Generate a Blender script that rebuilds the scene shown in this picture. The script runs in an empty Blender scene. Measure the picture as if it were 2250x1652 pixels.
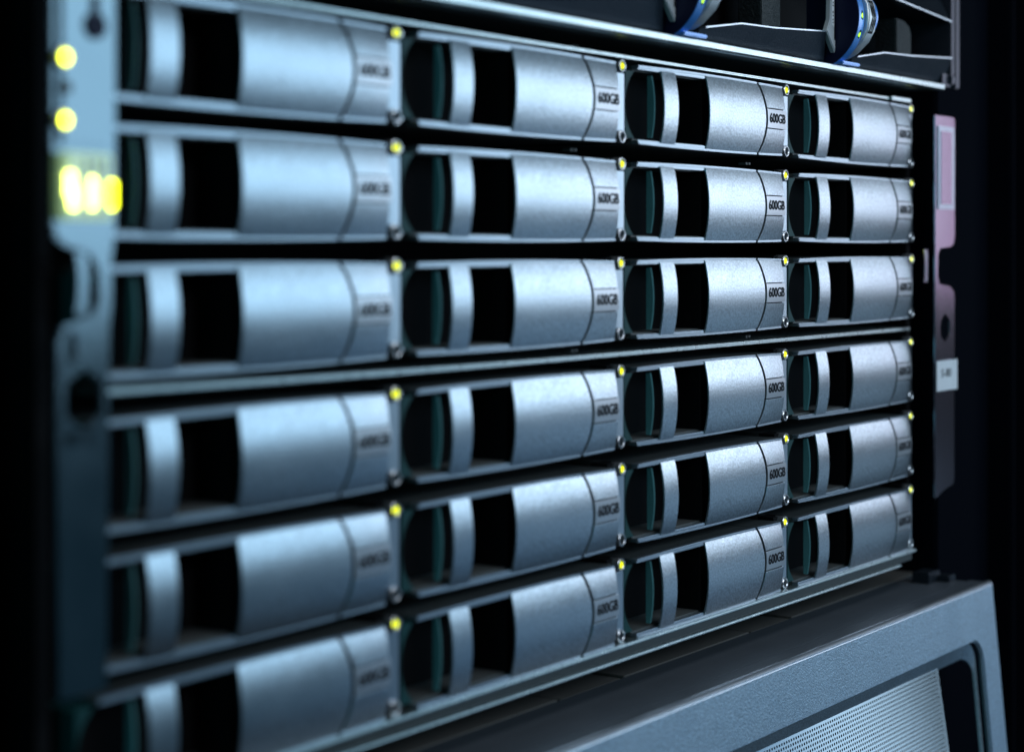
import bpy, bmesh, math, random
from mathutils import Vector, Matrix
random.seed(7)
S = 0.001                      # the scene is modelled in millimetres and linked in metres
scene = bpy.context.scene
COL = scene.collection

# ------------------------------------------------------------------ camera
ca, sa = 0.55939, 0.82890      # rack x axis seen from the camera: right part, forward part
Rv = Vector((ca, -sa, 0)); Fv = Vector((sa, ca, 0)); Uv = Vector((0, 0, 1))
cam_d = bpy.data.cameras.new('camera'); cam = bpy.data.objects.new('camera', cam_d); COL.objects.link(cam)
cam_d.sensor_width = 36; cam_d.lens = 4320 / 2250 * 36
cam_d.shift_y = -(826 - 543) / 2250
cam_d.clip_start = 0.01; cam_d.clip_end = 50
M = Matrix((Rv, Uv, -Fv)).transposed().to_4x4()
M.translation = Vector((-0.27725, -0.29437, 0))
cam.matrix_world = M
cam_d.dof.use_dof = True; cam_d.dof.focus_distance = 0.640; cam_d.dof.aperture_fstop = 9.0
cam_d.dof.aperture_blades = 0
scene.camera = cam

# ------------------------------------------------------------------ world, lamps, exposure
w = bpy.data.worlds.new('World'); scene.world = w; w.use_nodes = True
w.node_tree.nodes['Background'].inputs[0].default_value = (0.3, 0.5, 1.0, 1)
w.node_tree.nodes['Background'].inputs[1].default_value = 0.0012
scene.view_settings.view_transform = 'Standard'; scene.view_settings.look = 'None'
scene.view_settings.exposure = 0; scene.view_settings.gamma = 1


def area(name, loc, size, col, radiance, rot=(math.radians(90), 0, 0)):
    l = bpy.data.lights.new(name, 'AREA'); l.shape = 'RECTANGLE'
    l.size, l.size_y = size; l.color = col
    l.energy = radiance * math.pi * size[0] * size[1]
    o = bpy.data.objects.new(name, l); COL.objects.link(o); o.location = loc; o.rotation_euler = rot
    return o


# aisle light inferred from reflections, plus added fills, right in front of the rack
area('aisle_lamp_blue', (0.66, -0.60, 0.135), (0.80, 0.34), (0.47, 0.77, 1.0), 2.1)
area('teal_fill_lamp', (0.62, -0.60, -0.22), (0.50, 0.36), (0.12, 0.60, 1.0), 0.05)  # added fill that tints the left ear's lower part
area('aisle_lamp_white', (1.41, -0.60, 0.135), (0.68, 0.34), (0.74, 0.86, 1.0), 3.7)
area('pink_ear_lamp', (1.955, -0.60, 0.09), (0.09, 0.28), (0.95, 0.42, 0.88), 2.0)  # added pink source, placed where the right ear mirrors it
area('low_blue_fill', (1.13, -0.60, -0.35), (0.45, 0.42), (0.26, 0.58, 1.0), 0.34)  # added blue fill for the bezel and the lower drive rows
area('aisle_lamp_low_white', (1.465, -0.60, -0.33), (0.27, 0.26), (0.50, 0.76, 1.0), 1.25)
area('front_lamp', (0.05, -1.0, 0.45), (0.3, 0.3), (0.80, 0.90, 1.0), 9.0, (math.radians(66), 0, math.radians(-8)))
area('teal_side_lamp', (-0.75, -0.35, 0.12), (0.25, 0.25), (0.20, 0.85, 1.0), 3.0, (math.radians(90), 0, math.radians(-75)))
area('overhead_lamp', (0.25, -0.50, 0.95), (0.7, 0.3), (0.85, 0.93, 1.0), 4.0, (math.radians(28), 0, 0))

# ------------------------------------------------------------------ materials
def mat(name, base, rough=0.5, metal=0.0, bump=0, scale=1500, var=0.0, vscale=60, spec=0.5, emit=None, estr=0, coat=0):
    m = bpy.data.materials.new(name); m.use_nodes = True
    nt = m.node_tree; b = nt.nodes['Principled BSDF']
    b.inputs['Base Color'].default_value = (*base, 1); b.inputs['Roughness'].default_value = rough
    b.inputs['Metallic'].default_value = metal; b.inputs['Specular IOR Level'].default_value = spec
    b.inputs['Coat Weight'].default_value = coat
    if emit:
        b.inputs['Emission Color'].default_value = (*emit, 1); b.inputs['Emission Strength'].default_value = estr
    tc = nt.nodes.new('ShaderNodeTexCoord')
    if bump:
        n = nt.nodes.new('ShaderNodeTexNoise'); n.inputs['Scale'].default_value = scale
        n.inputs['Detail'].default_value = 2; n.inputs['Roughness'].default_value = 0.6
        nt.links.new(tc.outputs['Object'], n.inputs['Vector'])
        bp = nt.nodes.new('ShaderNodeBump'); bp.inputs['Strength'].default_value = 1.0
        bp.inputs['Distance'].default_value = bump
        nt.links.new(n.outputs['Fac'], bp.inputs['Height']); nt.links.new(bp.outputs['Normal'], b.inputs['Normal'])
    if var:
        n2 = nt.nodes.new('ShaderNodeTexNoise'); n2.inputs['Scale'].default_value = vscale
        n2.inputs['Detail'].default_value = 6; n2.inputs['Roughness'].default_value = 0.7
        nt.links.new(tc.outputs['Object'], n2.inputs['Vector'])
        r = nt.nodes.new('ShaderNodeMapRange'); r.inputs['From Min'].default_value = .3; r.inputs['From Max'].default_value = .7
        r.inputs['To Min'].default_value = max(0.02, rough - var); r.inputs['To Max'].default_value = rough + var
        nt.links.new(n2.outputs['Fac'], r.inputs['Value']); nt.links.new(r.outputs['Result'], b.inputs['Roughness'])
        mx = nt.nodes.new('ShaderNodeMix'); mx.data_type = 'RGBA'
        mx.inputs['A'].default_value = (*[c * .88 for c in base], 1); mx.inputs['B'].default_value = (*[min(1, c * 1.1) for c in base], 1)
        nt.links.new(n2.outputs['Fac'], mx.inputs['Factor']); nt.links.new(mx.outputs['Result'], b.inputs['Base Color'])
    return m


PAINT = mat('silver_grained_paint', (0.50, 0.55, 0.60), 0.30, 0.96, 0.00005, 1500, 0.03, 90)
RAIL = mat('edge_highlight_silver', (0.62, 0.66, 0.72), 0.30, 0.9, 0.00003, 2500)  # lighter silver for added edge highlights and the guide ribs
RAILD = mat('carrier_rail_paint', (0.42, 0.48, 0.54), 0.32, 0.9, 0.00003, 2500)
LABEL = mat('label_silver', (0.54, 0.56, 0.60), 0.33, 0.8, 0.00001, 3000)
DARK = mat('dark_textured_plastic', (0.066, 0.073, 0.074), 0.55, 0, 0.00008, 1300, 0.08, 150)
BLACK = mat('black_void_plastic', (0.004, 0.004, 0.005), 0.75, spec=0.1)
INK = mat('black_ink', (0.006, 0.007, 0.012), 0.6, spec=0.2)
TEAL = mat('teal_glint_plastic', (0.11, 0.29, 0.31), 0.38, 0.15, 0.00022, 1500)  # teal glint of edge light put into the fin's colour
SCOOP = mat('teal_scoop_shade', (0.010, 0.055, 0.058), 0.5, 0.0, 0.00003, 1500, spec=.2)
RING = mat('ring_metal', (0.72, 0.75, 0.80), 0.3, 0.9)
EAR = mat('ear_metal', (0.25, 0.30, 0.33), 0.17, 0.97, 0.00001, 1500, 0.03, 40)
LIP = mat('rolled_sheet_steel', (0.55, 0.62, 0.63), 0.30, 0.95, 0.00002, 1500, 0.06, 300)
STEEL = mat('dark_sheet_steel', (0.09, 0.10, 0.10), 0.45, 0.6, 0.00003, 1500, 0.08, 120)
BEZEL = mat('bezel_metal_paint', (0.48, 0.60, 0.71), 0.44, 0.88, 0.00015, 1600, 0.04, 60)
BEZTOP = mat('bezel_top_shaded', (0.065, 0.075, 0.09), 0.5, 0.1, 0.00004, 1500, 0.05, 40)  # bezel paint darkened for the upward face, which mirrors only black
COVER = mat('brown_grey_cover', (0.10, 0.092, 0.085), 0.6, 0.1, 0.00008, 1000, 0.08, 90)
MESH = mat('perforated_steel', (0.88, 0.90, 0.92), 0.15, 0.97)
NAVY = mat('navy_shade_and_mark', (0.004, 0.006, 0.035), 0.5, 0.0, spec=.3)  # shadowed side of the blue levers; also the dark locator mark
BLUE = mat('blue_satin_band', (0.05, 0.34, 1.0), 0.48, 0.55, 0.00002, 900, 0.06, 200, coat=1)
BLUE.node_tree.nodes['Principled BSDF'].inputs['Coat IOR'].default_value = 2.3
BLUE.node_tree.nodes['Principled BSDF'].inputs['Coat Roughness'].default_value = 0.35
CAST = mat('worn_cast_metal', (0.85, 0.86, 0.87), 0.48, 0.85, 0.00006, 700, 0.12, 160)
FRAME = mat('frame_dark_satin', (0.035, 0.045, 0.06), 0.34, 0.75, 0.00012, 1300, 0.05, 100)
GRAIN = mat('grainy_black_divider', (0.02, 0.026, 0.028), 0.4, 0.0, 0.0006, 1100, spec=.25)
RACK = mat('rack_black', (0.0015, 0.0024, 0.005), 0.85, spec=.02)
DIM = mat('dim_grey_metal', (0.06, 0.06, 0.08), 0.35, 0.7)
PALE = mat('pale_bracket_finish', (0.62, 0.66, 0.70), 0.35, 0.25)
STICK = mat('white_sticker', (0.75, 0.78, 0.82), 0.4, 0.0)
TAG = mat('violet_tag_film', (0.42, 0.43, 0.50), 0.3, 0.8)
YLED = mat('yellow_status_light', (0.8, 0.8, 0.05), 0.4, emit=(0.92, 0.98, 0.0), estr=3.0)
YLEDB = mat('bright_yellow_light', (0.8, 0.8, 0.2), 0.4, emit=(0.90, 1.0, 0.0), estr=8)
YCORE = mat('pale_yellow_light', (0.9, 0.9, 0.5), 0.4, emit=(0.95, 1.0, 0.16), estr=8)
GLED = mat('lime_status_light', (0.5, 0.8, 0.1), 0.4, emit=(0.50, 1.0, 0.0), estr=1.6)
CLEAR = mat('frosted_light_guide', (0.55, 0.66, 0.66), 0.35, 0.1, emit=(0.42, 0.62, 0.25), estr=0.5)  # own glow stands in for LED light spreading through the guide


# metallic flakes: fine light and dark specks in the paint itself
def flakes(m, base, scale, amt):
    nt = m.node_tree; b = nt.nodes['Principled BSDF']
    tc = nt.nodes.new('ShaderNodeTexCoord'); n = nt.nodes.new('ShaderNodeTexNoise')
    n.inputs['Scale'].default_value = scale; n.inputs['Detail'].default_value = 1.5
    nt.links.new(tc.outputs['Object'], n.inputs['Vector'])
    r = nt.nodes.new('ShaderNodeMapRange'); r.inputs['From Min'].default_value = .3; r.inputs['From Max'].default_value = .7
    nt.links.new(n.outputs['Fac'], r.inputs['Value'])
    mx = nt.nodes.new('ShaderNodeMix'); mx.data_type = 'RGBA'
    mx.inputs['A'].default_value = (*[c * (1 - amt) for c in base], 1); mx.inputs['B'].default_value = (*[min(1, c * (1 + amt)) for c in base], 1)
    nt.links.new(r.outputs['Result'], mx.inputs['Factor']); nt.links.new(mx.outputs['Result'], b.inputs['Base Color'])


flakes(PAINT, (0.50, 0.55, 0.60), 1500, .22)
flakes(BEZEL, (0.48, 0.60, 0.71), 1500, .20)


# ------------------------------------------------------------------ mesh helpers
class MB:
    def __init__(s): s.v = []; s.f = []

    def add(s, vs, fs):
        n = len(s.v); s.v += [tuple(p) for p in vs]; s.f += [tuple(i + n for i in f) for f in fs]; return s

    def box(s, x0, x1, y0, y1, z0, z1):
        v = [(x, y, z) for x in (x0, x1) for y in (y0, y1) for z in (z0, z1)]
        return s.add(v, [(0, 1, 3, 2), (4, 6, 7, 5), (0, 4, 5, 1), (2, 3, 7, 6), (0, 2, 6, 4), (1, 5, 7, 3)])

    def prism_y(s, poly, y0, y1):               # polygon in x,z pulled along y
        n = len(poly)
        v = [(x, y0, z) for x, z in poly] + [(x, y1, z) for x, z in poly]
        f = [tuple(range(n)), tuple(range(2 * n - 1, n - 1, -1))]
        f += [(i, i + n, (i + 1) % n + n, (i + 1) % n) for i in range(n)]
        return s.add(v, f)

    def prism_x(s, poly, x0, x1):               # polygon in y,z pulled along x
        n = len(poly)
        v = [(x0, y, z) for y, z in poly] + [(x1, y, z) for y, z in poly]
        f = [tuple(range(n)), tuple(range(2 * n - 1, n - 1, -1))]
        f += [(i, i + n, (i + 1) % n + n, (i + 1) % n) for i in range(n)]
        return s.add(v, f)

    def tube(s, cx, cz, y0, y1, ro, ri, n=28, ky=0.25):     # ring along y, front at y0, softened rim
        prof = [(ro, y1), (ro, y0 + ky), (ro - ky, y0), (ri + ky, y0), (ri, y0 + ky), (ri, y1)]
        v = []; f = []; k = len(prof)
        for i in range(n):
            a = 2 * math.pi * i / n
            for r, y in prof: v.append((cx + r * math.cos(a), y, cz + r * math.sin(a)))
        for i in range(n):
            for j in range(k):
                f.append((i * k + j, i * k + (j + 1) % k, ((i + 1) % n) * k + (j + 1) % k, ((i + 1) % n) * k + j))
        return s.add(v, f)

    def disc(s, cx, y, cz, r, n=24, dome=0.3):
        v = [(cx, y - dome, cz)]; f = []
        for r_, d in ((r * .6, dome * .7), (r, 0)):
            for i in range(n):
                a = 2 * math.pi * i / n
                v.append((cx + r_ * math.cos(a), y - d, cz + r_ * math.sin(a)))
        for i in range(n):
            j = (i + 1) % n
            f.append((0, 1 + i, 1 + j)); f.append((1 + i, 1 + n + i, 1 + n + j, 1 + j))
        v.append((cx, y + .6, cz)); c = len(v) - 1
        for i in range(n): f.append((c, 1 + n + (i + 1) % n, 1 + n + i))
        return s.add(v, f)

    def sheet(s, fx, fy, fz, nu, nv, thick):     # solid slab with a curved front; fx,fy,fz(u,v)
        v = []; f = []
        for side in (0, 1):
            for i in range(nu + 1):
                for j in range(nv + 1):
                    u, q = i / nu, j / nv
                    x, z = fx(u, q), fz(u, q)
                    v.append((x, fy(x, z) + side * thick, z))
        N = (nu + 1) * (nv + 1); I = lambda i, j: i * (nv + 1) + j
        for i in range(nu):
            for j in range(nv):
                a, b, c, d = I(i, j), I(i + 1, j), I(i + 1, j + 1), I(i, j + 1)
                f.append((a, b, c, d)); f.append((a + N, d + N, c + N, b + N))
        for i in range(nu):
            a, b = I(i, 0), I(i + 1, 0); f.append((a, a + N, b + N, b))
            a, b = I(i, nv), I(i + 1, nv); f.append((a, b, b + N, a + N))
        for j in range(nv):
            a, b = I(0, j), I(0, j + 1); f.append((a, b, b + N, a + N))
            a, b = I(nu, j), I(nu, j + 1); f.append((a, a + N, b + N, b))
        return s.add(v, f)

    def build(s, name, m, parent=None, bevel=0, seg=2, smooth=35):
        me = bpy.data.meshes.new(name)
        me.from_pydata([(x * S, y * S, z * S) for x, y, z in s.v], [], s.f)
        bm = bmesh.new(); bm.from_mesh(me)
        bmesh.ops.recalc_face_normals(bm, faces=bm.faces)
        if bevel:
            es = [e for e in bm.edges if len(e.link_faces) == 2 and e.calc_face_angle(0) > math.radians(40)]
            bmesh.ops.bevel(bm, geom=es, offset=bevel * S, segments=seg, affect='EDGES', clamp_overlap=True)
        bm.to_mesh(me); bm.free()
        for p in me.polygons: p.use_smooth = True
        me.set_sharp_from_angle(angle=math.radians(smooth))
        me.materials.append(m)
        return link(name, me, parent)


def link(name, data, parent=None):
    o = bpy.data.objects.new(name, data); COL.objects.link(o)
    if parent: o.parent = parent
    return o


def thing(name, label, cat, loc=(0, 0, 0), group=None):
    o = bpy.data.objects.new(name, None); COL.objects.link(o)
    o.empty_display_size = 0.01
    o.location = [c * S for c in loc]; o['label'] = label; o['category'] = cat
    if group: o['group'] = group
    return o


def tag(o, label, cat, group=None):
    o['label'] = label; o['category'] = cat
    if group: o['group'] = group
    return o


def plate_holes(name, outer, holes, y0, y1, m, parent, yfun=None, bevel=0, seg=2):
    """flat plate in x,z with holes, thickness y0..y1, optionally leaning by yfun(z)"""
    bm = bmesh.new()
    for loop in [outer] + holes:
        vs = [bm.verts.new((x, y0, z)) for x, z in loop]
        for i in range(len(vs)): bm.edges.new((vs[i], vs[(i + 1) % len(vs)]))
    bmesh.ops.triangle_fill(bm, edges=bm.edges[:], use_beauty=True, use_dissolve=False)
    r = bmesh.ops.extrude_face_region(bm, geom=bm.faces[:])
    for v in r['geom']:
        if isinstance(v, bmesh.types.BMVert): v.co.y = y1
    if yfun:
        for v in bm.verts: v.co.y += yfun(v.co.z)
    bmesh.ops.recalc_face_normals(bm, faces=bm.faces)
    if bevel:
        es = [e for e in bm.edges if len(e.link_faces) == 2 and e.calc_face_angle(0) > math.radians(50)]
        bmesh.ops.bevel(bm, geom=es, offset=bevel, segments=seg, affect='EDGES', clamp_overlap=True)
    bmesh.ops.scale(bm, vec=(S, S, S), verts=bm.verts)
    me = bpy.data.meshes.new(name); bm.to_mesh(me); bm.free()
    for p in me.polygons: p.use_smooth = True
    me.set_sharp_from_angle(angle=math.radians(30))
    me.materials.append(m)
    return link(name, me, parent)


def rrect(x0, x1, z0, z1, r, n=6):
    pts = []
    for cx, cz, a0 in ((x1 - r, z1 - r, 0), (x0 + r, z1 - r, 90), (x0 + r, z0 + r, 180), (x1 - r, z0 + r, 270)):
        for i in range(n + 1):
            a = math.radians(a0 + 90 * i / n); pts.append((cx + r * math.cos(a), cz + r * math.sin(a)))
    return pts


def text_mesh(name, body, size, m, parent, loc, width=None, depth=0.06, offset=0.0, surf=None, rot=0.0):
    cu = bpy.data.curves.new(name, 'FONT'); cu.body = body; cu.size = size * S
    cu.extrude = depth * S; cu.offset = offset * S; cu.align_x = 'CENTER'; cu.align_y = 'CENTER'
    cu.resolution_u = 4
    t = bpy.data.objects.new(name, cu); COL.objects.link(t)
    bpy.context.view_layer.update()
    me = bpy.data.meshes.new_from_object(t.evaluated_get(bpy.context.evaluated_depsgraph_get()))
    bpy.data.objects.remove(t); bpy.data.curves.remove(cu)
    xs_ = [v_.co.x for v_ in me.vertices]; xscale = 1.0 if width is None else width * S / (max(xs_) - min(xs_))
    T = Matrix.Rotation(math.radians(90), 4, 'X') @ Matrix.Rotation(rot, 4, 'Z') @ Matrix.Diagonal((xscale, 1, 1, 1))
    me.transform(T); me.name = name
    if surf:
        for v_ in me.vertices: v_.co.y += (surf(loc[0] + v_.co.x / S, loc[2] + v_.co.z / S) - surf(loc[0], loc[2])) * S
    me.materials.clear(); me.materials.append(m)
    o = link(name, me, parent); o.location = [c * S for c in loc]
    return o


# ================================================================== the rack and what stands behind
back = MB().box(-1500, 2500, 900, 910, -900, 900).build('wall', RACK); back['kind'] = 'structure'
rack = thing('server_rack', 'black steel rack cabinet that frames all the equipment', 'server rack', (0, 0, 0))
MB().box(-75, -22, 2, 60, -420, 420).build('rack_post', RACK, rack, 1)
MB().box(463, 520, 2, 60, -420, 420).build('rack_post', RACK, rack, 1)
MB().box(-78, -74, 2, 700, -420, 420).build('side_panel', RACK, rack, 1)
MB().box(521, 525, -8, 700, -420, 420).build('side_panel', RACK, rack, 1)

# ================================================================== drive carriers
H = 11.0
def hb(x): return 10.75 + 0.55 * (1 - ((x - 55) / 52) ** 2)
def yf(x, z):
    e = 1.30 - 0.5 * max(0, (x - 80) / 23) ** 2
    return -(e + 1.40 * (1 - (z / H) ** 2))
def seam(z): return 84.3 + 3.4 * (1 - (z / H) ** 2)


def make_carrier():
    t = thing('drive_carrier', '', 'drive carrier')
    lerp = lambda a, b, u: a + (b - a) * u
    # main curved plate and handle bar
    MB().sheet(lambda u, v: lerp(48.8, seam(lerp(-1, 1, v) * H), u), yf, lambda u, v: lerp(-1, 1, v) * hb(lerp(48.8, 84, u)), 14, 18, .6).build('face_plate', PAINT, t, .18)
    MB().sheet(lambda u, v: lerp(20.3, 29.0, u), yf, lambda u, v: lerp(-1, 1, v) * 10.85, 4, 18, .6).build('handle_bar', PAINT, t, .18)
    # end piece: upper panel, lower panel, label plate between them
    zt, zb = 3.5, -2.9
    for z0, z1 in ((zt + .26, None), (None, zb - .26)):
        def fz(u, v, z0=z0, z1=z1):
            x = lerp(85.4, 102.8, u); a = z0 if z0 is not None else -hb(x); b = z1 if z1 is not None else hb(x)
            return lerp(a, b, v)
        MB().sheet(lambda u, v, fz=fz: lerp(seam(fz(u, v)) + 1.15, 102.8, u), yf, fz, 6, 8, 1.3).build('end_panel', PAINT, t, .14)
    lab = MB().sheet(lambda u, v: lerp(seam(lerp(zb, zt, v)) + 1.22, 103.5, u), lambda x, z: yf(x, z), lambda u, v: lerp(zb + .1, zt - .1, v), 5, 6, 1.2).build('label_plate', LABEL, t, .12)
    text_mesh('lettering', '600GB', 4.3, INK, lab, (96.3, yf(96.3, .4) - .10, .35), 12.2, .04, .085, yf)
    MB().sheet(lambda u, v: lerp(82.5, 103.0, u), lambda x, z: yf(x, z) + .9, lambda u, v: lerp(-10.3, 10.3, v), 5, 10, .8).build('backing', BLACK, t)
    # rails along the top and bottom edge
    for sgn in (1, -1):
        for x0, x1 in ((7.3, 83.9), (85.0, 102.6)):
            m = MB(); n = 16
            def rail(xa, xb, lo, hi, ya, yb):
                v = []; f = []
                for i in range(n + 1):
                    x = lerp(xa, xb, i / n); zl, zh = lo(x), hi(x)
                    v += [(x, ya, sgn * zl), (x, yb, sgn * zl), (x, yb, sgn * zh), (x, ya, sgn * zh)]
                for i in range(n):
                    for k in range(4): f.append((4 * i + k, 4 * i + (k + 1) % 4, 4 * i + 4 + (k + 1) % 4, 4 * i + 4 + k))
                f.append((0, 1, 2, 3)); f.append((4 * n + 3, 4 * n + 2, 4 * n + 1, 4 * n))
                m.add(v, f)
            rail(x0, x1, lambda x: hb(x) + .05, lambda x: hb(x) + .70, -1.3, 1.4)
            if x0 < 10: rail(x0, 48.7, lambda x: 10.4, lambda x: hb(x) - .02, -1.05, 1.2)
            m.build('edge_rail', RAILD, t, .25)
    # housing: top and bottom walls, left wall, back of the openings
    for sgn in (1, -1):
        for x0, x1 in ((7.4, 84.1), (84.8, 104.2)):
            m = MB(); v = []; f = []; n = 14
            for i in range(n + 1):
                x = lerp(x0, x1, i / n); zh = hb(x) + .70
                v += [(x, 1.2, sgn * 10.0), (x, 70, sgn * 10.0), (x, 70, sgn * zh), (x, 1.2, sgn * zh)]
            for i in range(n):
                for k in range(4): f.append((4 * i + k, 4 * i + (k + 1) % 4, 4 * i + 4 + (k + 1) % 4, 4 * i + 4 + k))
            f.append((0, 1, 2, 3)); f.append((4 * n + 3, 4 * n + 2, 4 * n + 1, 4 * n))
            m.add(v, f); m.build('housing_wall', DARK, t)
    MB().box(3.0, 109.5, 12, 70, -9.9, 9.9).box(48.9, 102.5, .6, 12, -9.9, 9.9).build('core', BLACK, t)
    # scooped left end: arc-edged rim, the cavity's shading put into its dark teal
    arc = [(3.0 + 5.2 * abs(q) ** 2.4, q * 9.9) for q in [i / 12 - 1 for i in range(25)]]
    MB().prism_y([(2.7, 9.9), (2.7, -9.9)] + arc, 0.7, 11.5).build('scoop_rim', SCOOP, t, .12)
    # latch fin standing inside the first opening
    prof = [(2.3, -9.3), (2.3, 9.3)] + [(0.8 - 1.0 * (1 - (q * q)), q * 9.3) for q in [1 - i / 9 for i in range(19)]]
    MB().prism_x(prof, 18.3, 19.0).build('latch_fin', TEAL, t, .1)
    # right end strip with the two light rings
    MB().prism_y([(102.9, -8.2), (108.2, -8.2), (110.4, -9.6), (110.4, 8.8), (108.4, 8.8), (102.9, 8.8)], 0.75, 3.5).build('end_strip', RAILD, t, .15)
    for z in (10.85, -9.8):
        r = MB().tube(108, z, -.15, 3.4, 1.92, 1.28).box(109.7, 111.4, .8, 3.2, z - .55, z + .55).build('light_ring', RING, t)
        MB().box(103.4, 111.2, 2.2, 8, z - 1.7, z + 1.7).build('ring_bracket', BLACK, r)
        if z > 0: MB().disc(108, 1.25, z, .88).build('status_light', YLED, r)
        else: MB().disc(108, 2.0, z, 1.22, dome=.05).build('dark_lens', BLACK, r)
    return t


LEDZ = [52.77, 24.3, -4.6, -36.2, -64.6, -92.65]
rows = ['top row', 'second row', 'third row, above the dividing strip', 'fourth row, below the dividing strip', 'fifth row', 'bottom row, over the grey server front']
cols = ['leftmost blurred', 'second-from-left', 'sharp third-from-left', 'rightmost half-shaded']
def kids(o): return [c for c in bpy.data.objects if c.parent == o]
proto = make_carrier()
tree = [(c, kids(c)) for c in kids(proto)]
for r in range(6):
    for c in range(4):
        if r == 0 and c == 0:
            o = proto
        else:
            o = proto.copy(); COL.objects.link(o)
            for ch, gs in tree:
                d = ch.copy(); COL.objects.link(d); d.parent = o
                for g in gs:
                    e = g.copy(); COL.objects.link(e); e.parent = d
        o.location = (108 * c * S, random.uniform(-.35, .25) * S, (LEDZ[r] - 10.85 + random.uniform(-.08, .08)) * S)
        o.rotation_euler = (0, math.radians(random.uniform(-.06, .06)), 0)
        o['label'] = '%s 600GB drive carrier in the %s' % (cols[c], rows[r])
        o['group'] = 'drive carriers in the storage array'

# ================================================================== storage array chassis
arr = thing('storage_array', 'storage array chassis of dark sheet steel holding the rows of 600GB drive carriers', 'storage array', (0, 0, 0))
def strip(name, x0, x1, y0, y1, z0, z1, m, bow=0, bev=.25, p=arr):
    mb = MB(); n = 20; v = []; f = []
    for i in range(n + 1):
        u = i / n; x = x0 + (x1 - x0) * u
        d = bow * max(0, 1 - u * 2.2) ** 2
        v += [(x, y0, z0 + d), (x, y1, z0 + d), (x, y1, z1 + d), (x, y0, z1 + d)]
    for i in range(n):
        for k in range(4): f.append((4 * i + k, 4 * i + (k + 1) % 4, 4 * i + 4 + (k + 1) % 4, 4 * i + 4 + k))
    f.append((0, 1, 2, 3)); f.append((4 * n + 3, 4 * n + 2, 4 * n + 1, 4 * n))
    return mb.add(v, f).build(name, m, p, bev)
strip('top_sheet', -2, 412, 0, 90, 55.3, 56.1, LIP, bow=.6, bev=.38)
strip('top_tab', 412.5, 431, -.6, 8, 55.1, 56.5, LIP, bev=.3)
strip('middle_sheet', 9, 431, -.6, 90, -31.75, -30.55, LIP, bow=1.5, bev=.55)
strip('bottom_lip', -2, 432, -2.6, 60, -116.1, -115.1, LIP, bev=.45)
MB().box(-2, 432, -.4, 120, -119.4, -116.05).build('base_band', STEEL, arr, .2)
strip('base_edge', -2, 420, -1.6, 100, -120.4, -119.5, LIP, bev=.42)
MB().box(-6, -2.2, 3, 160, -120, 57).build('side_wall', BLACK, arr)
MB().box(434.5, 438, 3, 160, -120, 57).build('side_wall', BLACK, arr)
MB().box(-2, 434, 75, 160, -119, 57).build('midplane', BLACK, arr)
for (xa, za) in ((195.5, -29.9), (303, -29.9), (196, 56.8), (303, 27.1), (195, 27.2)):
    MB().box(xa, xa + 1.1, 4.2, 7, za, za + .8).box(xa + 1.9, xa + 3.2, 4.2, 7, za + .1, za + .8).build('sheet_tab', DARK, arr)

# ---- left ear with its lights
def hexo(cx, cz, r, sx=1.0): return [(cx + sx * r * math.cos(math.radians(a)), cz + r * math.sin(math.radians(a))) for a in range(30, 390, 60)]
ear = thing('control_ear', 'blue-lit metal rack ear at the left edge carrying blurred yellow status lights', 'rack ear', (0, 0, 0))
outer = [(-15.6, 60), (-15.6, 5), (-14.6, 1.8), (-12, .2), (-9, -.4), (-5.6, -1.6), (-3.6, -4.5), (-3.3, -10.5), (-5.0, -13.3), (-9, -14.4), (-12.6, -15.2), (-14.4, -18.5), (-14.4, -46),
         (-13.9, -87), (-1, -87), (-.6, -44), (-.4, -16), (0.2, -12), (0.2, -2), (1.3, 3), (1.3, 60)]
plate_holes('ear_plate', outer, [hexo(-7.2, -29.5, 6.0, .88)], -12, -10.4, EAR, ear, bevel=.3)
MB().box(-14.0, -1.2, -12.9, -11.9, 19.5, 58).build('light_panel', EAR, ear, .4)
for z in (36.3, 24.3):
    r = MB().tube(-13.0, z, -13.2, -12.4, 1.9, 1.2).build('light_ring', RING, ear)
    MB().disc(-13.0, -12.95, z, 1.25).build('status_light', YLEDB, r)
MB().disc(-12.6, -12.95, 30.6, 1.3, dome=.2).build('dark_button', STEEL, ear)
sc = MB().tube(-5.4, 43.0, -13.8, -12.8, 2.6, 1.3).build('locator_ring', NAVY, ear)
MB().box(-6.1, -4.7, -13.5, -12.9, 42.0, 49).build('slot', NAVY, sc)
g = MB().box(-14.2, -1.8, -14.6, -12.05, 5.2, 18.2)
gb = g.build('light_guide', CLEAR, ear, .5)
for x in (-9.2, -6.7, -4.1):
    MB().box(x - .35, x + .35, -15.3, -14.5, 6.2, 17.4).build('guide_rib', RAIL, gb, .2)
for x, z, h in ((-13.4, 12.0, 4.6), (-12.6, 9.4, 4), (-8.2, 10.4, 6), (-2.6, 10.2, 5.4)):
    MB().box(x - 1.05, x + 1.05, -14.95, -14.4, z - h / 2, z + h / 2).build('status_light', YLEDB if x > -5 else YCORE, gb, .2)
MB().box(-11, -3.0, -13.2, -12.05, -22.5, -16.2).build('raised_step', EAR, ear, .5)
MB().box(-12, -3.6, -13.0, -12.05, -38.2, -36.0).build('lower_ledge', EAR, ear, .5)
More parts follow.
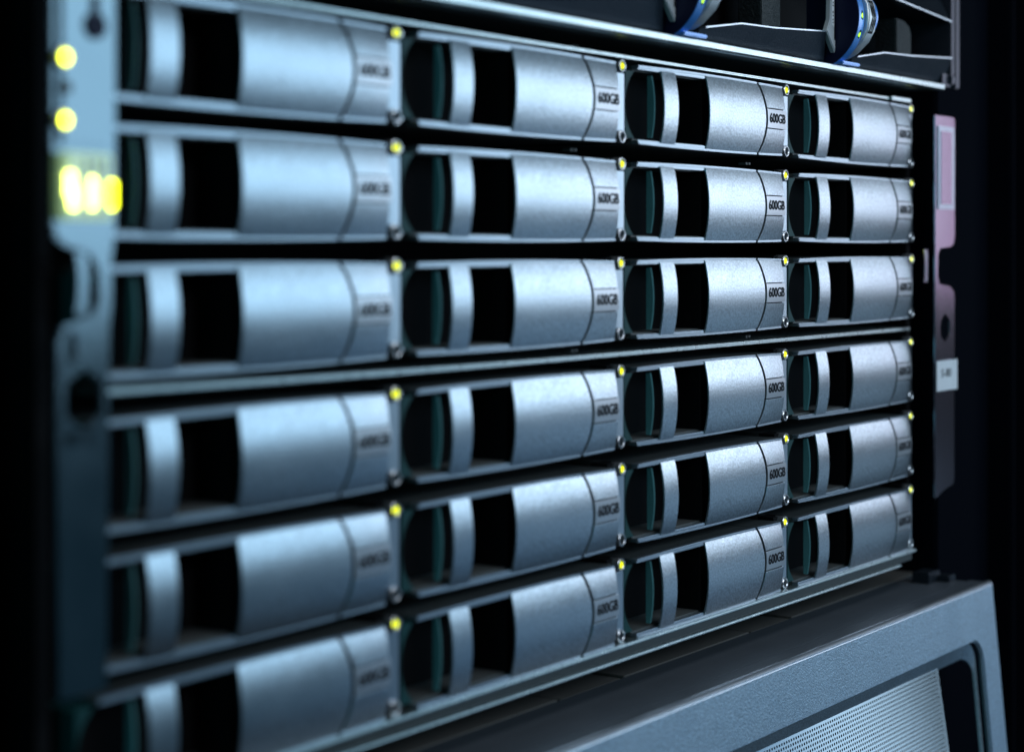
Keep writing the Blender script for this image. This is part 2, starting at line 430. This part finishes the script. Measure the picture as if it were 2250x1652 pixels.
# lever bar seen through the notches of both ears
def lever_bar(x, lab):
    m = MB(); v = []; f = []; n = 10
    for i in range(n + 1):
        q = i / n * 2 - 1; dx = 1.0 * (q * q)
        z = -7.2 + q * 6.4
        v += [(x - dx, -3.2, z), (x + 3.1 - dx * .3, -3.2, z), (x + 3.1 - dx * .3, 1, z), (x - dx, 1, z)]
    for i in range(n):
        for k in range(4): f.append((4 * i + k, 4 * i + (k + 1) % 4, 4 * i + 4 + (k + 1) % 4, 4 * i + 4 + k))
    f.append((0, 1, 2, 3)); f.append((4 * n + 3, 4 * n + 2, 4 * n + 1, 4 * n))
    m.v = [(x, -2.7 if y == 1 else y, z) for x, y, z in v]; m.f = f; return tag(m.build('latch_bar', EAR, None, .3), lab, 'latch bar', 'latch bars beside the rack ears')
lever_bar(-.6, 'curved metal latch bar seen in the notch of the left rack ear')
lever_bar(438.0, 'pink-lit metal latch bar between the drive lights and the right rack ear')

# ---- right ear
rear = thing('plain_ear', 'pink-lit metal rack ear at the right of the drives, with hexagonal hole', 'rack ear', (0, 0, 0))
EAR2 = mat('pink_tinted_ear_metal', (0.40, 0.36, 0.43), 0.17, 0.97)  # same ear metal, with the pink light's tint put into its colour
o2 = [(436.2, 50.5), (455.9, 50.5), (456.6, 49.5), (456.6, 4), (455, .8), (452, 0), (442, -.4), (439.6, -3), (439.4, -11.5), (441.5, -14.3), (452, -15.2), (455.6, -17), (456.4, -20.5),
      (456.0, -40), (456.0, -90), (455, -92.5), (447, -93.5), (438, -96), (436.2, -96)]
plate_holes('ear_plate', o2, [hexo(446.6, -31.2, 5.4, 1.0)], -8, -7.3, EAR2, rear, bevel=.3)
MB().box(438.4, 455.0, -8.5, -8.05, 14.5, 46.5).build('tag_film', TAG, rear, .2)
MB().box(440.5, 451.6, -8.75, -8.5, 16.5, 44.5).build('tag_window', EAR2, rear, .1)
st = MB()
st.sheet(lambda u, v: 435.9 + 19.8 * u, lambda x, z: -8.9 - (.9 * math.exp(-((x - 452.5) / 1.6) ** 2)) - max(0, x - 454) * .25, lambda u, v: -55.2 + 11.6 * v, 22, 4, .25)
stk = tag(st.build('sticker', STICK, None, .05), 'small white rounded sticker wrapped over the right rack ear', 'sticker')
text_mesh('lettering', 'S-80', 4.4, INK, stk, (445.2, -9.0, -48.6), 10.0, .03)

# ================================================================== upper unit with the blue levers
Y0 = -12
up = thing('upper_chassis', 'dark chassis above the drives with a bright rolled lip and angular bays', 'server chassis', (0, 0, 0))
lp = MB().prism_x([(Y0 + 2.4, 59.6), (Y0 + 2.4, 62.2), (Y0 + 1.1, 62.2), (Y0 + .3, 62.05), (Y0, 61.75), (Y0, 60.15), (Y0 + .3, 59.8), (Y0 + .9, 59.62)], -20, 436)
lp.build('rolled_lip', LIP, up)
MB().box(-20, 436, Y0 + 1.4, 120, 59.75, 60.3).build('floor_sheet', STEEL, up)
MB().box(-20, 437, 12, 14, 60.4, 150).build('bay_back', BLACK, up)
MB().box(-20, 437, Y0 + 1.5, 12, 61.9, 62.3).build('bay_floor', FRAME, up)
levers = [226.2, 336.6]
for bx in (6.0, 116.1, 226.2, 336.6):
    nxt = bx + 110.3
    e = nxt - 7.2 if bx < 330 else 442.6
    poly = [(bx + 17.6, 62.4), (bx + 18.6, 66.0), (bx + 41.8, 69.3), (bx + 65, 70.1), (e, 72.45), (e + 6.2 if bx < 330 else e, 62.4)]
    sm = MB().prism_y(poly, Y0, 8)
    sm.v = [(x, y + (max(0, 70 - z) * .42 if y == Y0 else 0) - (.42 * 1 if y == Y0 and z > 69 else 0), z) for x, y, z in sm.v]
    so_ = sm.build('bay_sill', FRAME, up, .4)
    P = [(bx + 18.6, 66.0), (bx + 41.8, 69.3), (bx + 65, 70.1), (e, 72.45)]
    em = MB(); v = []; f = []
    for x, z in P: v += [(x, Y0 - .42, z - .25), (x, Y0 + .1, z - .25), (x, Y0 + .1, z + .22), (x, Y0 - .42, z + .22)]
    for i in range(3):
        for k in range(4): f.append((4 * i + k, 4 * i + (k + 1) % 4, 4 * i + 4 + (k + 1) % 4, 4 * i + 4 + k))
    f += [(0, 1, 2, 3), (15, 14, 13, 12)]
    em.add(v, f).build('sill_highlight', RAIL, so_, .12)  # added bright strip standing in for the sill's edge highlight
    # bright side plate with a strip of tiny print
    pl = MB().prism_y([(bx - 6.8, 72.5), (bx - .2, 65.6), (bx - .2, 105), (bx - 4.0, 105), (bx - 3.6, 88), (bx - 4.0, 77)], Y0 - .5, Y0 + 1.5).build('side_plate', PALE, up, .3)
    MB().prism_y([(bx - 3.3, 75), (bx - 1.6, 74), (bx - 1.6, 104), (bx - 3.3, 104)], Y0 - .65, Y0 - .52).build('print_strip', STICK, pl)
    mk = MB(); z = 75.5
    while z < 100:
        hgt = random.choice((.5, .8, 1.3)); mk.box(bx - 2.75, bx - 2.3, Y0 - .75, Y0 - .67, z, z + hgt); z += hgt + random.choice((.5, .9, 1.6))
    o = mk.build('fine_print', INK, pl)
    MB().prism_y([(bx - 1.3, 70), (bx - 1.0, 70), (bx - 1.0, 104), (bx - 1.3, 104)], Y0 - .75, Y0 - .52).build('groove', BLACK, pl)
    MB().prism_y([(bx + 70.6, 70), (bx + 84.8, 70), (bx + 84.8, 80), (bx + 83, 83), (bx + 79, 84.5)] + ([(bx + 70.6, 85)] if bx > 330 else [(bx + 84, 110), (bx + 70.6, 110)]) if bx > 330 else
                 [(bx + 70.6, 69.5), (bx + 84.8, 69.5), (bx + 84.8, 110), (bx + 70.6, 110)], -4.5, 4).build('divider', GRAIN, up, .4)
# upper frame of the last bay, right jamb
hm = MB().prism_y([(336.6 + 40, 90.2), (442.6, 86.3), (442.6, 120), (336.6 + 40, 120)], Y0, 40)
hm.v = [(x, y + ((z - 86) * .45 if y == Y0 else 0), z) for x, y, z in hm.v]
hm.build('bay_header', FRAME, up, .45)
MB().box(442.9, 446.8, Y0 + .2, 10, 66.0, 130).build('jamb', DIM, up, .35)
MB().box(443.0, 446.9, Y0 - .1, -2, 62.6, 65.8).build('jamb_foot', DIM, up, .35)
MB().box(447.2, 451.2, Y0, -9.5, 61.2, 130).build('ear_flange', DIM, up, .3)
MB().box(437.0, 447.1, -10.6, -9.6, 61.4, 66.6).build('ear_foot', DIM, up, .3)

MB().add([(376.6, Y0 - .35, 90.0), (376.6, Y0 + .2, 90.0), (376.6, Y0 + .2, 90.6), (376.6, Y0 - .35, 90.6), (442.6, Y0 - .35, 86.1), (442.6, Y0 + .2, 86.1), (442.6, Y0 + .2, 86.7), (442.6, Y0 - .35, 86.7)],
         [(0, 1, 2, 3), (7, 6, 5, 4), (0, 4, 5, 1), (1, 5, 6, 2), (2, 6, 7, 3), (3, 7, 4, 0)]).build('header_highlight', RAIL, up, .12)  # thin bright strip added to carry the header's edge highlight
# levers
RL, CY, CZ = 17.8, -3.1, 77.8
def arcpoly(R, cy, cz, ymin=-1.5, n=40):
    a0 = math.acos(max(-1, min(1, (ymin - cy) / -R)))
    return [(cy - R * math.cos(a), cz + R * math.sin(a)) for a in [a0 - 2 * a0 * i / n for i in range(n + 1)]]
for k, bx in enumerate(levers):
    t = thing('release_lever', ['blue release lever cut by the top of the picture, the left one of two', 'blue release lever with lime lights and chevron grip, the right one of two'][k], 'release lever', (bx, 0, 0), 'blue release levers of the upper chassis')
    MB().prism_x(arcpoly(RL - .15, CY, CZ), .2, .58).build('shaded_side_disc', NAVY, t, .1)  # blue lever's side face, its shadow put into the navy colour
    bd = MB().prism_x(arcpoly(RL, CY, CZ), .4, 5.0).build('blue_band', BLUE, t, .25, smooth=50)
    MB().box(1.5, 15.5, Y0 - 2.6, Y0 + 1, 62.1, 63.2).build('blue_foot', BLUE, t, .3)
    MB().prism_x(arcpoly(RL - 1.2, CY, CZ), 5.02, 5.45).build('gap_ring', BLACK, t)
    gr = MB().prism_x([(Y0, 64.3), (-15.6, 66.0), (-19.8, 69.8), (-21.9, 73.5), (-22.4, 78), (-21.9, 82.5), (-19.8, 86.5), (-15.6, 90), (Y0, 92), (-2, 91), (-2, 64.8)], 5.46, 11.4).build('metal_grip', CAST, t, .5, 3)
    for j in range(3):
        def gy(z): return -22.52 + .026 * (z - 78) ** 2
        m = MB(); N = 12; v = []; f = []
        for i in range(N + 1):
            q = i / N * 2 - 1; z = 78 + q * 5.6; x = 6.2 + 1.25 * j + 2.0 * (1 - abs(q)); y = gy(z)
            v += [(x, y - .12, z), (x + .16, y - .12, z), (x + .16, y + .7, z), (x, y + .7, z)]
        for i in range(N):
            for q in range(4): f.append((4 * i + q, 4 * i + (q + 1) % 4, 4 * i + 4 + (q + 1) % 4, 4 * i + 4 + q))
        f.append((0, 1, 2, 3)); f.append((4 * N + 3, 4 * N + 2, 4 * N + 1, 4 * N))
        m.add(v, f); m.build('chevron', INK, gr)
    MB().prism_x(arcpoly(9.4, -12.4, CZ + .9), 11.5, 14.4).build('blue_end_cap', BLUE, t, .4, smooth=50)
    for z, lit in ((71.9, 1), (78.3, 1), (84.9, 0)):
        a = math.asin((z - CZ) / RL); y = CY - RL * math.cos(a)
        s = MB().tube(0, 0, -.05, .6, .01, .005, 6) if False else MB()
        pts = [(.62 * math.cos(i * math.pi / 8), 1.55 * math.sin(i * math.pi / 8)) for i in range(16)]
        ca_, sa_ = math.cos(a), math.sin(a)
        # elliptical slot lying on the rim
        v = []
        for d in (-.1, .5):
            for px, pz in pts: v.append((3.0 + px, y + pz * sa_ * 1 + d * ca_, z + pz * ca_ - d * sa_))
        f = [tuple(range(16)), tuple(range(31, 15, -1))] + [(i, i + 16, (i + 1) % 16 + 16, (i + 1) % 16) for i in range(16)]
        so = MB().add(v, f).build('slot', INK, bd)
        if lit:
            v = []
            for d in (-.2, .3):
                for px, pz in pts: v.append((2.75 + px * .62, y + (pz * .55 - .1) * sa_ + d * ca_, z + pz * .55 * ca_ - .15 - d * sa_))
            f = [tuple(range(16)), tuple(range(31, 15, -1))] + [(i, i + 16, (i + 1) % 16 + 16, (i + 1) % 16) for i in range(16)]
            o = MB().add(v, f).build('status_light', GLED, t)

# ================================================================== lower server with bevelled panel
low = thing('lower_server', 'wide grey server front with perforated grille at the bottom right', 'server', (0, 0, 0))
fy = lambda z: (z + 129.5) * .096 if z < -129.5 else 0
win = rrect(20, 443.2, -236, -148.9, 9, 8)
fr = plate_holes('bezel_frame', [(-10, -129.5), (460, -129.5), (460, -250), (-10, -250)], [win], -22, -19.6, BEZEL, low, fy, bevel=.8, seg=4)
MB().prism_x([(-22.22, -130.85), (-21.50, -129.5), (-21.2, -129.3), (-20.4, -129.25), (-20.4, -130.85)], -10, 459.4).build('bezel_edge_highlight', RAIL, low)  # light chamfer strip added so the bezel edge shows a highlight
MB().box(-10, 458.5, -19.4, -13.3, -133, -129.75).build('bezel_top', BEZTOP, low, .2)
MB().box(-10, 455.5, -13.2, 9.8, -133, -129.8).build('bezel_top_rear', BEZTOP, low, .2)
MB().box(448, 455, -9.0, -3.0, -129.7, -127.3).box(440, 451.5, -4.0, 3, -129.7, -125.6).build('corner_clip', FRAME, low, .4)
# rear cover, in separate pressed pieces with joints between
xs = [-10, 40, 120, 198, 233.5, 317.6, 348, 470]
for i in range(len(xs) - 1):
    MB().box(xs[i] + .9, xs[i + 1] - .9, 10.0, 120, -133, -129.55 - (.35 if i % 2 else 0)).build('cover_plate', COVER, low, .2)
# inner frame: chamfer along the window and a narrow right upright
L1 = rrect(22, 439.8, -234, -149.1, 8, 8); L2 = rrect(28, 439.2, -229, -155.4, 7, 8)
tr = lambda x: max(0, min(1, (x - 431) / 8))
v = [(x, -22 + fy(z) + 2.0, z) for x, z in L1] + [(x, -22 + fy(z) + 5.2 - 2.0 * tr(x), z) for x, z in L2] + [(x, -22 + fy(z) + 9 - 5.5 * tr(x), z) for x, z in L2]
N = len(L1); f = []
for i in range(N):
    j = (i + 1) % N
    f.append((i, j, N + j, N + i)); f.append((N + i, N + j, 2 * N + j, 2 * N + i))
MB().add(v, f).build('inner_frame', BEZEL, low, smooth=40)
# perforated grille: hexagonal holes, real openings
gb = MB(); px, pz = 1.70, 1.47
x1g, z1g = 408.0, -154.6
rows_n = 34; x0g = 180
verts = {}; gv = []; gf = []
def gy(x): return -19.6
def gvtx(x, z):
    k = (round(x * 50), round(z * 50))
    if k not in verts: verts[k] = len(gv); gv.append((x, gy(x) + (z - z1g) * .15, z))
    return verts[k]
for r in range(rows_n):
    zc = z1g - pz * (r + .7); off = (r % 2) * px / 2
    xe = x1g
    nx = int((xe - x0g) / px)
    for c in range(nx):
        xc = x0g + off + c * px
        hexa = [(xc + px / math.sqrt(3) * math.sin(math.radians(a)), zc + px / math.sqrt(3) * math.cos(math.radians(a))) for a in range(0, 360, 60)]
        inn = [gvtx(xc + .43 * (x - xc) / (px / math.sqrt(3)) * 1.28, zc + .43 * (z - zc) / (px / math.sqrt(3)) * 1.28) for x, z in hexa]
        out = [gvtx(x, z) for x, z in hexa]
        for i in range(6):
            j = (i + 1) % 6; gf.append((out[i], out[j], inn[j], inn[i]))
def border(pts):
    k = len(gv)
    for x, z, w0, w1 in pts: gv.extend([(x, gy(x) + (z - z1g) * .15 - .03, z), (x + w0, gy(x) + (z + w1 - z1g) * .15 - .03, z + w1)])
    for i in range(len(pts) - 1): gf.append((k + 2 * i, k + 2 * i + 1, k + 2 * i + 3, k + 2 * i + 2))
border([(x1g - 1.2, z1g - q, 2.2, 0) for q in range(0, 52, 3)])
border([(x, z1g - .6, 0, 1.6) for x in range(180, 410, 8)])
gm = bpy.data.meshes.new('grille'); gm.from_pydata([(x * S, y * S, z * S) for x, y, z in gv], [], gf); gm.materials.append(MESH)
go = link('grille', gm, low); go['kind'] = 'stuff'
md = go.modifiers.new('thickness', 'SOLIDIFY'); md.thickness = .0006; md.offset = 0
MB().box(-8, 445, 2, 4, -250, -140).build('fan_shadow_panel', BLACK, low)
MB().box(-9, 457, 4.2, 120, -250, -134).build('server_body', STEEL, low)
